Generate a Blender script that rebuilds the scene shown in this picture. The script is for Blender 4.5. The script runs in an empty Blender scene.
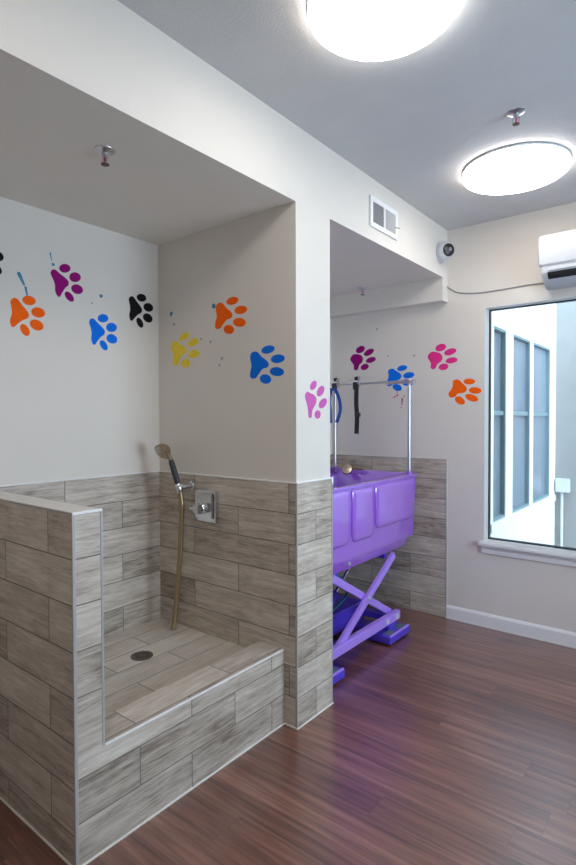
import bpy, bmesh, math, random
from mathutils import Vector, Matrix
random.seed(7)
SC = bpy.context.scene
COL = SC.collection
PI = math.pi

# ------------------------------------------------------------------ dimensions (metres)
D = 1.886        # far wall
CEIL = 2.950
SOF = 2.584      # soffit over both recesses
BACK = -1.055    # back wall of the recesses
PIL = 0.295      # pillar from y = 0 to y = PIL
TILE = 1.2136    # top of the tile wainscot
ROW = 0.1517
FRONT = -0.0733  # front plane of the curb and the half wall end
HWY0, HWY1 = -1.1326, -1.0205
CURB, BASIN = 0.378, 0.316
RX, RY = 3.3, -4.2   # right wall, rear wall

# ------------------------------------------------------------------ materials
def nt(name):
    m = bpy.data.materials.new(name); m.use_nodes = True
    t = m.node_tree; b = t.nodes['Principled BSDF']
    return m, t, b
def node(t, kind, **kw):
    n = t.nodes.new(kind)
    for k, v in kw.items(): setattr(n, k, v)
    return n
def math_(t, op, a, b=None, c=None):
    n = node(t, 'ShaderNodeMath', operation=op)
    for i, v in enumerate((a, b, c)):
        if v is None: continue
        if isinstance(v, (int, float)): n.inputs[i].default_value = v
        else: t.links.new(v, n.inputs[i])
    return n.outputs[0]
def ramp(t, fac, stops):
    n = node(t, 'ShaderNodeValToRGB'); e = n.color_ramp.elements
    while len(e) < len(stops): e.new(0.5)
    for el, (p, c) in zip(e, stops): el.position = p; el.color = (*c, 1)
    t.links.new(fac, n.inputs[0]); return n.outputs[0]
def mixc(t, fac, a, b, mode='MIX'):
    n = node(t, 'ShaderNodeMix', data_type='RGBA', blend_type=mode)
    for s, v in ((0, fac), (6, a), (7, b)):
        if isinstance(v, (int, float)): n.inputs[s].default_value = v
        elif isinstance(v, tuple): n.inputs[s].default_value = (*v, 1)
        else: t.links.new(v, n.inputs[s])
    return n.outputs[2]
def flat(name, col, rough=0.5, metal=0.0, spec=0.5, coat=0.0, noise=0.0, scale=30, bump=0.0, bscale=200):
    m, t, b = nt(name)
    b.inputs['Base Color'].default_value = (*col, 1)
    b.inputs['Roughness'].default_value = rough
    b.inputs['Metallic'].default_value = metal
    b.inputs['Specular IOR Level'].default_value = spec
    b.inputs['Coat Weight'].default_value = coat
    b.inputs['Coat Roughness'].default_value = 0.05
    tc = node(t, 'ShaderNodeTexCoord')
    if noise:
        n = node(t, 'ShaderNodeTexNoise'); n.inputs['Scale'].default_value = scale
        t.links.new(tc.outputs['Object'], n.inputs['Vector'])
        c = ramp(t, n.outputs['Fac'], [(0.3, tuple(x * (1 - noise) for x in col)), (0.7, tuple(min(1, x * (1 + noise)) for x in col))])
        t.links.new(c, b.inputs['Base Color'])
    if bump:
        n = node(t, 'ShaderNodeTexNoise'); n.inputs['Scale'].default_value = bscale; n.inputs['Detail'].default_value = 3
        t.links.new(tc.outputs['Object'], n.inputs['Vector'])
        bp = node(t, 'ShaderNodeBump'); bp.inputs['Strength'].default_value = bump; bp.inputs['Distance'].default_value = 0.004
        t.links.new(n.outputs['Fac'], bp.inputs['Height']); t.links.new(bp.outputs['Normal'], b.inputs['Normal'])
    return m
def emit(name, col, s):
    m, t, b = nt(name)
    b.inputs['Base Color'].default_value = (*col, 1)
    b.inputs['Emission Color'].default_value = (*col, 1); b.inputs['Emission Strength'].default_value = s
    return m

def tile_mat(name, length, stops, seed, half=0.5, grout=(0.15, 0.13, 0.115), rough=0.42, gw=0.0030):
    """wood-look porcelain planks: uv.x in plank lengths, uv.y in rows"""
    m, t, b = nt(name); L = t.links
    uv = node(t, 'ShaderNodeUVMap'); sp = node(t, 'ShaderNodeSeparateXYZ'); L.new(uv.outputs[0], sp.inputs[0])
    u, v = sp.outputs[0], sp.outputs[1]
    row = math_(t, 'FLOOR', v)
    odd = math_(t, 'ABSOLUTE', math_(t, 'MODULO', row, 2.0))
    uu = math_(t, 'ADD', u, math_(t, 'MULTIPLY', odd, half))
    col = math_(t, 'FLOOR', uu)
    cid = node(t, 'ShaderNodeCombineXYZ'); L.new(row, cid.inputs[0]); L.new(col, cid.inputs[1]); cid.inputs[2].default_value = seed
    wn = node(t, 'ShaderNodeTexWhiteNoise', noise_dimensions='3D'); L.new(cid.outputs[0], wn.inputs['Vector'])
    fu, fv = math_(t, 'FRACT', uu), math_(t, 'FRACT', v)
    du = math_(t, 'MULTIPLY', math_(t, 'MINIMUM', fu, math_(t, 'SUBTRACT', 1.0, fu)), length)
    dv = math_(t, 'MULTIPLY', math_(t, 'MINIMUM', fv, math_(t, 'SUBTRACT', 1.0, fv)), ROW)
    d = math_(t, 'MINIMUM', du, dv)
    mr = node(t, 'ShaderNodeMapRange', interpolation_type='SMOOTHSTEP'); L.new(d, mr.inputs[0])
    mr.inputs[1].default_value = gw * 0.35; mr.inputs[2].default_value = gw; mr.inputs[3].default_value = 1; mr.inputs[4].default_value = 0
    g = mr.outputs[0]
    # grain in metres, shifted per plank
    off = node(t, 'ShaderNodeVectorMath', operation='SCALE'); L.new(wn.outputs['Color'], off.inputs[0]); off.inputs['Scale'].default_value = 40
    def grain(sx, sy, sc, det, dist, rg=0.5):
        cx = node(t, 'ShaderNodeCombineXYZ')
        L.new(math_(t, 'MULTIPLY', uu, length * sx), cx.inputs[0]); L.new(math_(t, 'MULTIPLY', v, ROW * sy), cx.inputs[1])
        ad = node(t, 'ShaderNodeVectorMath', operation='ADD'); L.new(cx.outputs[0], ad.inputs[0]); L.new(off.outputs[0], ad.inputs[1])
        n = node(t, 'ShaderNodeTexNoise'); n.inputs['Scale'].default_value = sc; n.inputs['Detail'].default_value = det
        n.inputs['Distortion'].default_value = dist; n.inputs['Roughness'].default_value = rg
        L.new(ad.outputs[0], n.inputs['Vector']); return n.outputs['Fac']
    f1 = grain(0.9, 11.0, 4.0, 8, 1.0, .66)       # long cathedral streaks
    f2 = grain(5.0, 75.0, 4.0, 3, 0.5)      # fine fibres
    f3 = grain(1.0, 1.6, 5.0, 2, 0.4)       # blotches
    f = math_(t, 'ADD', math_(t, 'MULTIPLY', f1, 0.52), math_(t, 'ADD', math_(t, 'MULTIPLY', f2, 0.26), math_(t, 'MULTIPLY', f3, 0.22)))
    f = math_(t, 'ADD', f, math_(t, 'MULTIPLY', math_(t, 'SUBTRACT', wn.outputs['Value'], 0.5), 0.13))
    c = ramp(t, f, stops)
    c = mixc(t, g, c, grout)
    L.new(c, b.inputs['Base Color'])
    L.new(math_(t, 'ADD', rough, math_(t, 'MULTIPLY', g, 0.4)), b.inputs['Roughness'])
    bp = node(t, 'ShaderNodeBump'); bp.inputs['Strength'].default_value = 0.35; bp.inputs['Distance'].default_value = 0.0015
    L.new(math_(t, 'SUBTRACT', math_(t, 'MULTIPLY', f2, 0.25), g), bp.inputs['Height']); L.new(bp.outputs['Normal'], b.inputs['Normal'])
    return m
TS = [(0.35, (0.19, 0.150, 0.118)), (0.45, (0.41, 0.350, 0.293)), (0.55, (0.56, 0.495, 0.425)), (0.65, (0.70, 0.64, 0.57))]
TS_F = [(0.32, (0.28, 0.235, 0.19)), (0.45, (0.52, 0.455, 0.385)), (0.57, (0.64, 0.575, 0.50)), (0.68, (0.74, 0.68, 0.61))]
M_tile = tile_mat('wood_look_tile', 0.69, TS, 1.0)
M_tile_half = tile_mat('wood_look_tile_half_wall', 0.66, TS, 2.0)
M_tile_curb = tile_mat('wood_look_tile_curb', 0.51, TS, 3.0, rough=0.30)
M_tile_floor = tile_mat('wood_look_tile_basin', 0.60, TS_F, 4.0, rough=0.30)

def wood_floor():
    m, t, b = nt('vinyl_plank_floor'); L = t.links
    tc = node(t, 'ShaderNodeTexCoord'); sp = node(t, 'ShaderNodeSeparateXYZ'); L.new(tc.outputs['Object'], sp.inputs[0])
    x, y = sp.outputs[0], sp.outputs[1]
    PW, PL = 0.152, 1.22
    v = math_(t, 'DIVIDE', y, PW); row = math_(t, 'FLOOR', v)
    w1 = node(t, 'ShaderNodeTexWhiteNoise', noise_dimensions='1D'); L.new(row, w1.inputs['W'])
    u = math_(t, 'ADD', math_(t, 'DIVIDE', x, PL), math_(t, 'MULTIPLY', w1.outputs['Value'], 7.0)); col = math_(t, 'FLOOR', u)
    cid = node(t, 'ShaderNodeCombineXYZ'); L.new(row, cid.inputs[0]); L.new(col, cid.inputs[1])
    wn = node(t, 'ShaderNodeTexWhiteNoise', noise_dimensions='3D'); L.new(cid.outputs[0], wn.inputs['Vector'])
    off = node(t, 'ShaderNodeVectorMath', operation='SCALE'); L.new(wn.outputs['Color'], off.inputs[0]); off.inputs['Scale'].default_value = 30
    def grain(sx, sy, det, dist):
        cx = node(t, 'ShaderNodeCombineXYZ'); L.new(math_(t, 'MULTIPLY', x, sx), cx.inputs[0]); L.new(math_(t, 'MULTIPLY', y, sy), cx.inputs[1])
        ad = node(t, 'ShaderNodeVectorMath', operation='ADD'); L.new(cx.outputs[0], ad.inputs[0]); L.new(off.outputs[0], ad.inputs[1])
        n = node(t, 'ShaderNodeTexNoise'); n.inputs['Scale'].default_value = 1; n.inputs['Detail'].default_value = det; n.inputs['Distortion'].default_value = dist
        L.new(ad.outputs[0], n.inputs['Vector']); return n.outputs['Fac']
    f = math_(t, 'ADD', math_(t, 'MULTIPLY', grain(1.6, 34, 5, .8), 0.6), math_(t, 'ADD', math_(t, 'MULTIPLY', grain(5, 150, 2, 0), 0.15), math_(t, 'MULTIPLY', grain(1.2, 5, 2, .3), 0.25)))
    f = math_(t, 'ADD', f, math_(t, 'MULTIPLY', math_(t, 'SUBTRACT', wn.outputs['Value'], 0.5), 0.10))
    c = ramp(t, f, [(0.33, (0.045, 0.014, 0.011)), (0.44, (0.125, 0.040, 0.029)), (0.54, (0.195, 0.074, 0.052)), (0.66, (0.30, 0.135, 0.10))])
    fu, fv = math_(t, 'FRACT', u), math_(t, 'FRACT', v)
    du = math_(t, 'MULTIPLY', math_(t, 'MINIMUM', fu, math_(t, 'SUBTRACT', 1.0, fu)), PL)
    dv = math_(t, 'MULTIPLY', math_(t, 'MINIMUM', fv, math_(t, 'SUBTRACT', 1.0, fv)), PW)
    g = math_(t, 'LESS_THAN', math_(t, 'MINIMUM', du, dv), 0.0009)
    c = mixc(t, math_(t, 'MULTIPLY', g, 0.5), c, (0.015, 0.007, 0.006))
    L.new(c, b.inputs['Base Color'])
    L.new(math_(t, 'ADD', 0.30, math_(t, 'MULTIPLY', f, 0.12)), b.inputs['Roughness'])
    b.inputs['Specular IOR Level'].default_value = 0.7; b.inputs['Coat Weight'].default_value = 1.0; b.inputs['Coat Roughness'].default_value = 0.24; b.inputs['Coat IOR'].default_value = 1.75
    bp = node(t, 'ShaderNodeBump'); bp.inputs['Strength'].default_value = 0.2; bp.inputs['Distance'].default_value = 0.001
    L.new(f, bp.inputs['Height']); L.new(bp.outputs['Normal'], b.inputs['Normal'])
    return m
M_floor = wood_floor()
M_wall = flat('greige_wall_paint', (0.735, 0.69, 0.635), 0.62, noise=0.012, scale=4, bump=0.12, bscale=160)
M_ceil = flat('textured_ceiling_paint', (0.60, 0.60, 0.605), 0.8, noise=0.02, scale=5, bump=0.55, bscale=120)
M_white = flat('white_trim_paint', (0.82, 0.82, 0.82), 0.4, noise=0.01, scale=6)
M_edge = flat('satin_tile_edge_trim', (0.42, 0.41, 0.40), 0.4, 0.1, noise=0.02)
M_caulk = flat('white_caulk', (0.78, 0.76, 0.72), 0.6, noise=0.03)
M_cap = flat('pale_stone_cap', (0.66, 0.63, 0.585), 0.35, noise=0.05, scale=12)
M_chrome = flat('chrome', (0.72, 0.73, 0.76), 0.12, 1.0, noise=0.02)
M_steel = flat('brushed_steel', (0.60, 0.61, 0.64), 0.3, 1.0, noise=0.03)
M_brass = flat('brushed_bronze_hose', (0.42, 0.32, 0.19), 0.33, 0.9, noise=0.06, scale=60)
M_nickel = flat('warm_nickel', (0.58, 0.50, 0.40), 0.25, 0.95, noise=0.03)
M_bronze = flat('aged_bronze', (0.36, 0.28, 0.20), 0.3, 0.9, noise=0.05)
M_grip = flat('dark_grip', (0.035, 0.04, 0.042), 0.4, noise=0.05)
M_drain = flat('oil_rubbed_bronze', (0.14, 0.10, 0.085), 0.45, 0.4, noise=0.1, scale=60)
M_black = flat('black_plastic', (0.015, 0.015, 0.018), 0.35, noise=0.05)
M_purple = flat('purple_gelcoat', (0.36, 0.13, 0.78), 0.12, spec=0.6, coat=1.0, noise=0.02, scale=5)
M_purple.node_tree.nodes['Principled BSDF'].inputs['Coat IOR'].default_value = 2.1
M_lilac = flat('lilac_powder_coat', (0.42, 0.25, 0.86), 0.32, noise=0.03)
M_violet = flat('deep_violet_powder_coat', (0.085, 0.045, 0.55), 0.35, noise=0.05)
M_pad = flat('green_grey_rubber_pad', (0.10, 0.17, 0.20), 0.6, noise=0.1)
M_dark = flat('dark_aluminium', (0.025, 0.04, 0.048), 0.4, 0.3, noise=0.05)
M_acw = flat('white_appliance_plastic', (0.60, 0.63, 0.67), 0.28, noise=0.01)
M_acg = flat('grey_appliance_plastic', (0.62, 0.65, 0.68), 0.4, noise=0.02)
M_vent = flat('vent_louvre_grey', (0.36, 0.36, 0.37), 0.5, noise=0.03)
M_cable = flat('grey_cable', (0.30, 0.29, 0.30), 0.5, noise=0.05)
M_bluestrap = flat('blue_nylon', (0.015, 0.08, 0.40), 0.6, noise=0.15, scale=80)
M_blackstrap = flat('black_nylon', (0.012, 0.014, 0.02), 0.6, noise=0.15, scale=80)
M_ext = flat('exterior_white_paint', (0.86, 0.87, 0.88), 0.6, noise=0.01, scale=3)
M_extg = flat('exterior_grey_stucco', (0.30, 0.305, 0.305), 0.8, noise=0.03, scale=6, bump=0.2, bscale=80)
M_teal = flat('teal_grey_window_frame', (0.20, 0.30, 0.33), 0.4, noise=0.03)
M_pave = flat('concrete_paving', (0.50, 0.50, 0.49), 0.8, noise=0.08, scale=4)
M_pane = flat('dark_reflective_pane', (0.20, 0.245, 0.31), 0.10, spec=0.7, noise=0.12, scale=1.2)
M_lamp = emit('lamp_diffuser', (1.0, 0.955, 0.90), 12.0)
PAINT = {
    'orange': flat('orange_paint', (0.98, 0.13, 0.002), 0.7, spec=.15, noise=0.04),
    'magenta': flat('magenta_purple_paint', (0.29, 0.003, 0.17), 0.7, spec=.15, noise=0.04),
    'blue': flat('blue_paint', (0.002, 0.17, 0.80), 0.7, spec=.15, noise=0.04),
    'black': flat('black_paint', (0.008, 0.007, 0.009), 0.7, spec=.15, noise=0.04),
    'yellow': flat('yellow_paint', (0.90, 0.68, 0.06), 0.7, spec=.15, noise=0.07, scale=50),
    'pink': flat('pink_paint', (0.78, 0.035, 0.26), 0.7, spec=.15, noise=0.04),
    'mauve': flat('mauve_pink_paint', (0.58, 0.12, 0.42), 0.7, spec=.15, noise=0.04),
    'speck': flat('grey_speck_paint', (0.30, 0.31, 0.34), 0.5, noise=0.1, scale=60),
    'teal': flat('teal_blue_paint', (0.04, 0.23, 0.38), 0.5, noise=0.2, scale=60),
}
def glass_mat():
    m = bpy.data.materials.new('window_glass'); m.use_nodes = True; t = m.node_tree; t.nodes.clear()
    o = node(t, 'ShaderNodeOutputMaterial'); mx = node(t, 'ShaderNodeMixShader'); tr = node(t, 'ShaderNodeBsdfTransparent'); gl = node(t, 'ShaderNodeBsdfGlossy')
    tr.inputs[0].default_value = (0.93, 0.97, 0.98, 1); gl.inputs['Roughness'].default_value = 0.01
    fr = node(t, 'ShaderNodeFresnel'); fr.inputs[0].default_value = 1.45
    t.links.new(fr.outputs[0], mx.inputs[0]); t.links.new(tr.outputs[0], mx.inputs[1]); t.links.new(gl.outputs[0], mx.inputs[2]); t.links.new(mx.outputs[0], o.inputs[0])
    return m
M_glass = glass_mat()

# ------------------------------------------------------------------ mesh helpers
ROOTLOC = {}
def BM(): return bmesh.new()
def bx(bm, x0, x1, y0, y1, z0, z1):
    vs = [bm.verts.new((x, y, z)) for x in (x0, x1) for y in (y0, y1) for z in (z0, z1)]
    return [bm.faces.new([vs[i] for i in q]) for q in ((0, 1, 3, 2), (4, 6, 7, 5), (0, 4, 5, 1), (2, 3, 7, 6), (0, 2, 6, 4), (1, 5, 7, 3))]
def frame_of(d):
    d = Vector(d).normalized()
    a = Vector((0, 0, 1)) if abs(d.z) < 0.9 else Vector((1, 0, 0))
    u = d.cross(a).normalized(); return u, d.cross(u).normalized()
def tube(bm, pts, r, n=12, cap=True):
    pts = [Vector(p) for p in pts]; rs = r if isinstance(r, (list, tuple)) else [r] * len(pts)
    rings = []; u = None
    for i, p in enumerate(pts):
        d = (pts[min(i + 1, len(pts) - 1)] - pts[max(i - 1, 0)]).normalized()
        if u is None: u, w = frame_of(d)
        else:
            u = (u - d * u.dot(d)).normalized(); w = d.cross(u)
        rings.append([bm.verts.new(p + (u * math.cos(2 * PI * k / n) + w * math.sin(2 * PI * k / n)) * rs[i]) for k in range(n)])
    for a, b in zip(rings, rings[1:]):
        for k in range(n): bm.faces.new((a[k], a[(k + 1) % n], b[(k + 1) % n], b[k]))
    if cap: bm.faces.new(rings[0][::-1]); bm.faces.new(rings[-1])
def lathe(bm, prof, o, axis=(0, 0, 1), n=24, cap=True):
    """prof: list of (radius, distance along axis)"""
    ax = Vector(axis).normalized()
    u, w = frame_of(ax); o = Vector(o); rings = []
    for r, h in prof:
        rings.append([bm.verts.new(o + ax * h + (u * math.cos(2 * PI * k / n) + w * math.sin(2 * PI * k / n)) * max(r, 1e-4)) for k in range(n)])
    for a, b in zip(rings, rings[1:]):
        for k in range(n): bm.faces.new((a[k], a[(k + 1) % n], b[(k + 1) % n], b[k]))
    if cap: bm.faces.new(rings[0][::-1]); bm.faces.new(rings[-1])
def prism(bm, poly, vec):
    a = [bm.verts.new(p) for p in poly]; b = [bm.verts.new(Vector(p) + Vector(vec)) for p in poly]; n = len(a)
    for k in range(n): bm.faces.new((a[k], a[(k + 1) % n], b[(k + 1) % n], b[k]))
    bm.faces.new(a[::-1]); bm.faces.new(b)
def bar(bm, p0, p1, w, h, up=(0, 0, 1)):
    """a square bar from p0 to p1: w across, h along 'up'"""
    p0, p1 = Vector(p0), Vector(p1); d = (p1 - p0).normalized(); s = d.cross(Vector(up)).normalized(); u = s.cross(d)
    prism(bm, [p0 + s * a * w / 2 + u * b * h / 2 for a, b in ((-1, -1), (1, -1), (1, 1), (-1, 1))], p1 - p0)
def ribbon(bm, pts, w, th):
    pts = [Vector(p) for p in pts]; L = []
    for i, p in enumerate(pts):
        d = (pts[min(i + 1, len(pts) - 1)] - pts[max(i - 1, 0)]).normalized(); s = d.cross(Vector((0, 1, 0))).normalized(); u = Vector((0, 1, 0))
        L.append([p + s * a * w / 2 + u * b * th / 2 for a, b in ((-1, -1), (1, -1), (1, 1), (-1, 1))])
    loft(bm, L)
def spline(pts, n=8):
    P = [Vector(p) for p in pts]; out = []
    for i in range(len(P) - 1):
        a, b, c, d = P[max(i - 1, 0)], P[i], P[i + 1], P[min(i + 2, len(P) - 1)]
        for k in range(n):
            t = k / n
            out.append(0.5 * ((2 * b) + (c - a) * t + (2 * a - 5 * b + 4 * c - d) * t * t + (3 * b - a - 3 * c + d) * t ** 3))
    return out + [P[-1]]
def closed_spline(P, n=5):
    out = []; N = len(P)
    for i in range(N):
        a, b, c, d = (Vector(P[(i + j - 1) % N]) for j in range(4))
        for k in range(n):
            t = k / n
            out.append(0.5 * ((2 * b) + (c - a) * t + (2 * a - 5 * b + 4 * c - d) * t * t + (3 * b - a - 3 * c + d) * t ** 3))
    return out
def rrect(x0, x1, y0, y1, r, z, n=6):
    out = []
    for cx, cy, a0 in ((x1 - r, y1 - r, 0), (x0 + r, y1 - r, 90), (x0 + r, y0 + r, 180), (x1 - r, y0 + r, 270)):
        for k in range(n + 1):
            a = math.radians(a0 + 90 * k / n); out.append((cx + r * math.cos(a), cy + r * math.sin(a), z))
    return out
def loft(bm, loops, cap0=True, cap1=True):
    R = [[bm.verts.new(p) for p in l] for l in loops]; n = len(R[0])
    for a, b in zip(R, R[1:]):
        for k in range(n): bm.faces.new((a[k], a[(k + 1) % n], b[(k + 1) % n], b[k]))
    if cap0: bm.faces.new(R[0][::-1])
    if cap1: bm.faces.new(R[-1])
def bevel(bm, w, seg=2):
    bmesh.ops.bevel(bm, geom=list(bm.edges), offset=w, segments=seg, affect='EDGES', clamp_overlap=True)
def put(name, bm, m, parent=None, smooth=False, uv=None, label=None, angle=40):
    bmesh.ops.recalc_face_normals(bm, faces=list(bm.faces))
    root = parent
    while root is not None and root.parent is not None: root = root.parent
    off = Vector(ROOTLOC.get(root.name, (0, 0, 0))) if root is not None else Vector((0, 0, 0))
    if uv:
        lay = bm.loops.layers.uv.new('UVMap')
        for f in bm.faces:
            nrm = f.normal; a = max(range(3), key=lambda i: abs(nrm[i]))
            for lp in f.loops: lp[lay].uv = uv(a, lp.vert.co)
    if off.length: bmesh.ops.translate(bm, verts=list(bm.verts), vec=-off)
    if smooth:
        lim = math.radians(angle)
        for f in bm.faces: f.smooth = True
        for e in bm.edges:
            if len(e.link_faces) == 2 and e.calc_face_angle(0) > lim: e.smooth = False
    me = bpy.data.meshes.new(name); bm.to_mesh(me); bm.free(); me.materials.append(m)
    o = bpy.data.objects.new(name, me); COL.objects.link(o)
    if parent is not None: o.parent = parent
    if label: o['label'] = label
    return o
def tag(o, label, cat, group=None):
    o['label'] = label; o['category'] = cat
    if group: o['group'] = group
    return o
def thing(name, loc, label, cat, group=None):
    o = bpy.data.objects.new(name, None); COL.objects.link(o); o.location = loc; o.empty_display_size = 0.05
    ROOTLOC[o.name] = tuple(loc); return tag(o, label, cat, group)
def copy_tree(o, parent=None):
    c = o.copy(); COL.objects.link(c)
    if parent is not None: c.parent = parent
    for ch in list(o.children): copy_tree(ch, c)
    return c
def struct(name, bm, m, parent=None, **kw):
    o = put(name, bm, m, parent, **kw)
    o['kind'] = 'structure'; return o
def uvf(length, u0x=0.0, u0y=0.0, v0=0.0, pitch=ROW):
    """walls: planks run horizontally, rows go up; horizontal faces: planks run along y"""
    def f(a, co):
        if a == 0: return ((co.y - u0y) / length, (co.z - v0) / pitch)
        if a == 1: return ((co.x - u0x) / length, (co.z - v0) / pitch)
        return ((co.y - u0y) / length, (co.x - u0x) / pitch)
    return f

# ------------------------------------------------------------------ the shell
b = BM(); bx(b, BACK - .12, RX + .1, RY - .1, D + .15, -0.08, 0); struct('floor', b, M_floor)
b = BM(); bx(b, BACK - .12, RX + .1, RY - .1, D + .15, CEIL, CEIL + .08); struct('ceiling', b, M_ceil)
# left wall: soffit over the recesses, pillar, bulkhead, and the stretch beyond the alcove
b = BM()
bx(b, BACK, 0, RY, D, SOF, CEIL)
bx(b, BACK, 0, 0, PIL, 0, SOF)
bx(b, BACK, 0, 1.79, D, 2.412, SOF)
bx(b, BACK, 0, RY, -2.35, 0, SOF)
struct('wall_left', b, M_wall)
b = BM(); bx(b, BACK - .12, BACK, RY, D, 0, CEIL); struct('wall_recess', b, M_wall)
# far wall with the window opening
WX0, WX1, WZ0, WZ1 = 0.28, 2.15, 0.63, 2.335
b = BM(); Y1 = D + .15
bx(b, BACK - .12, WX0, D, Y1, 0, CEIL); bx(b, WX1, RX + .1, D, Y1, 0, CEIL)
bx(b, WX0, WX1, D, Y1, 0, WZ0 - .03); bx(b, WX0, WX1, D, Y1, WZ1, CEIL)
struct('wall_far', b, M_wall)
# right wall with its two daylight windows, rear wall
RW = [(-0.5, 1.1)]
b = BM(); bx(b, RX, RX + .12, RY, D, 0, 0.75); bx(b, RX, RX + .12, RY, D, 2.3, CEIL)
for a_, c_ in ((RY, -0.5), (1.1, D)): bx(b, RX, RX + .12, a_, c_, 0.75, 2.3)
struct('wall_right', b, M_wall)
b = BM(); bx(b, BACK, RX, RY - .1, RY, 0, CEIL); struct('wall_rear', b, M_wall)

# partition (half wall) of the dog shower
b = BM(); bx(b, BACK, FRONT - .008, HWY0 + .008, HWY1 - .008, 0, 1.205); hw = struct('wall_partition', b, M_cap)
HP = 0.1577; hv0 = 1.2148 - 8 * HP
b = BM(); bx(b, BACK, FRONT - .004, HWY0, HWY0 + .008, 0, 1.206)
struct('tile_side', b, M_tile_half, hw, uv=uvf(0.66, u0x=-0.235 + .33, v0=hv0, pitch=HP))
b = BM(); bx(b, BACK, FRONT - .004, HWY1 - .008, HWY1, BASIN, 1.206)
struct('tile_side', b, M_tile, hw, uv=uvf(0.66, u0x=-0.235, v0=hv0, pitch=HP))
b = BM(); bx(b, FRONT - .008, FRONT, HWY0 + .004, HWY1 - .004, CURB + .07, 1.206)
struct("tile_end", b, M_tile_half, hw, uv=uvf(0.66, u0y=HWY0 - .11, v0=hv0, pitch=HP))
b = BM(); bx(b, BACK, FRONT, HWY0, HWY1, 1.206, 1.2148); bevel(b, .002); struct('trim_cap', b, M_cap, hw)
def trim(pts_boxes, m=M_edge, bev=.0015, name='trim_edge', parent=None):
    q = BM()
    for t_ in pts_boxes: bx(q, *t_)
    bevel(q, bev, 1); return struct(name, q, m, parent)
CP = .151
b = BM(); bx(b, FRONT - .008, FRONT, HWY0 + .004, HWY1, 0, CURB + .07); struct('tile_end', b, M_tile_curb, hw, uv=uvf(.51, u0y=-.361, v0=-CP, pitch=CP))
trim([(FRONT - .006, FRONT + .002, HWY0 - .002, HWY0 + .011, 0, 1.212)], name='trim_corner', parent=hw)
trim([(FRONT - .006, FRONT + .002, HWY1 - .008, HWY1 + .002, CURB, 1.212)], name='trim_corner', parent=hw)
trim([(FRONT - .008, FRONT + .003, HWY0, HWY1, 1.207, 1.2168)], m=M_white, name='trim_top', parent=hw)
trim([(BACK, FRONT, HWY0 - .002, HWY0 + .005, 1.209, 1.2165)], m=M_edge, name='trim_top', parent=hw)

# tile wainscot (structure)
def panel(name, box, m, **kw):
    q = BM(); bx(q, *box); return struct(name, q, m, uv=uvf(**kw))
panel('wall_alcove_tile', (BACK, BACK + .01, HWY1, -.01, BASIN, TILE), M_tile, length=.69, u0y=-.275, v0=0)
panel('wall_side_tile', (BACK, 0, -.01, 0, 0, TILE), M_tile, length=.69, u0x=-.385 + .345, v0=-ROW)
panel('wall_outer_alcove_tile', (BACK, BACK + .01, -2.35, HWY0, 0, TILE), M_tile, length=.69, u0y=-.275, v0=0)
panel('wall_pillar_tile', (0, .010, -.01, PIL + .004, 0, TILE), M_tile, length=.60, u0y=.150, v0=0)
panel('wall_backsplash_tile', (BACK, 0, D - .01, D, 0, 1.216), M_tile, length=.69, u0x=-.3, v0=0)
panel('wall_recess_tile', (BACK, BACK + .01, PIL, D - .01, 0, 1.216), M_tile, length=.69, u0y=.2, v0=0)
t1 = trim([(0.004, .0125, -.0125, -.004, 0, TILE + .002), (0.004, .0125, PIL - .002, PIL + .0065, 0, TILE + .002)]); t1.name = 'trim_1'
t2 = trim([(0.0, .0118, -.0118, PIL + .006, TILE - .003, TILE + .004), (BACK, 0, -.0118, 0, TILE - .003, TILE + .004), (BACK, BACK + .0118, HWY1 - .1, -.01, TILE - .003, TILE + .004)], m=M_white); t2.name = 'trim_2'
t3 = trim([(-.004, .004, D - .0125, D, 0, 1.218), (BACK, 0, D - .0118, D, 1.213, 1.219)]); t3.name = 'trim_3'
# white caulk line along the floor
q = BM(); bx(q, FRONT, FRONT + .005, HWY0 - .005, -.015, 0, .006); bx(q, BACK, FRONT, HWY0 - .005, HWY0, 0, .006)
bx(q, FRONT + .005, .015, -.015, -.01, 0, .006); bx(q, .010, .015, -.01, PIL + .01, 0, .006)
struct('trim_4', q, M_caulk)
# baseboards
q = BM()
prism(q, [(0.004, D, 0), (0.004, D - .016, 0), (0.004, D - .016, .085), (0.004, D - .008, .10), (0.004, D, .10)], (RX - .004, 0, 0)); struct('baseboard_far', q, M_white)
q = BM(); bx(q, RX - .014, RX, RY, D - .016, 0, .1); struct('baseboard_right', q, M_white)
q = BM(); bx(q, 0, RX - .014, RY, RY + .014, 0, .1); struct('baseboard_rear', q, M_white)

# far window: jamb liner, stool and apron, dark frame, glass
q = BM(); bx(q, WX0, WX1, D + .085, D + .125, WZ0, WZ1)
w1 = bpy.data.objects.new('window_1', None); COL.objects.link(w1); w1['kind'] = 'structure'; ROOTLOC['window_1'] = (0, 0, 0); q.free()
q = BM(); F = .011
for bxx in ((WX0, WX0 + F, D + .085, D + .12, WZ0, WZ1), (WX1 - F, WX1, D + .085, D + .12, WZ0, WZ1), (WX0 + F, WX1 - F, D + .085, D + .12, WZ0, WZ0 + F), (WX0 + F, WX1 - F, D + .085, D + .12, WZ1 - F, WZ1)): bx(q, *bxx)
struct('window_frame', q, M_dark, w1)
q = BM(); bx(q, WX0 + F, WX1 - F, D + .10, D + .106, WZ0 + F, WZ1 - F); struct('window_pane', q, M_glass, w1)
q = BM(); bx(q, WX0, WX0 + .004, D - .001, D + .085, WZ0, WZ1); bx(q, WX0 + .004, WX1, D - .001, D + .085, WZ1 - .004, WZ1); struct('window_jamb', q, M_white, w1)
q = BM(); bx(q, WX0 - .028, WX1 + .028, D - .045, D + .085, WZ0 - .03, WZ0); bevel(q, .006, 2)
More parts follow.
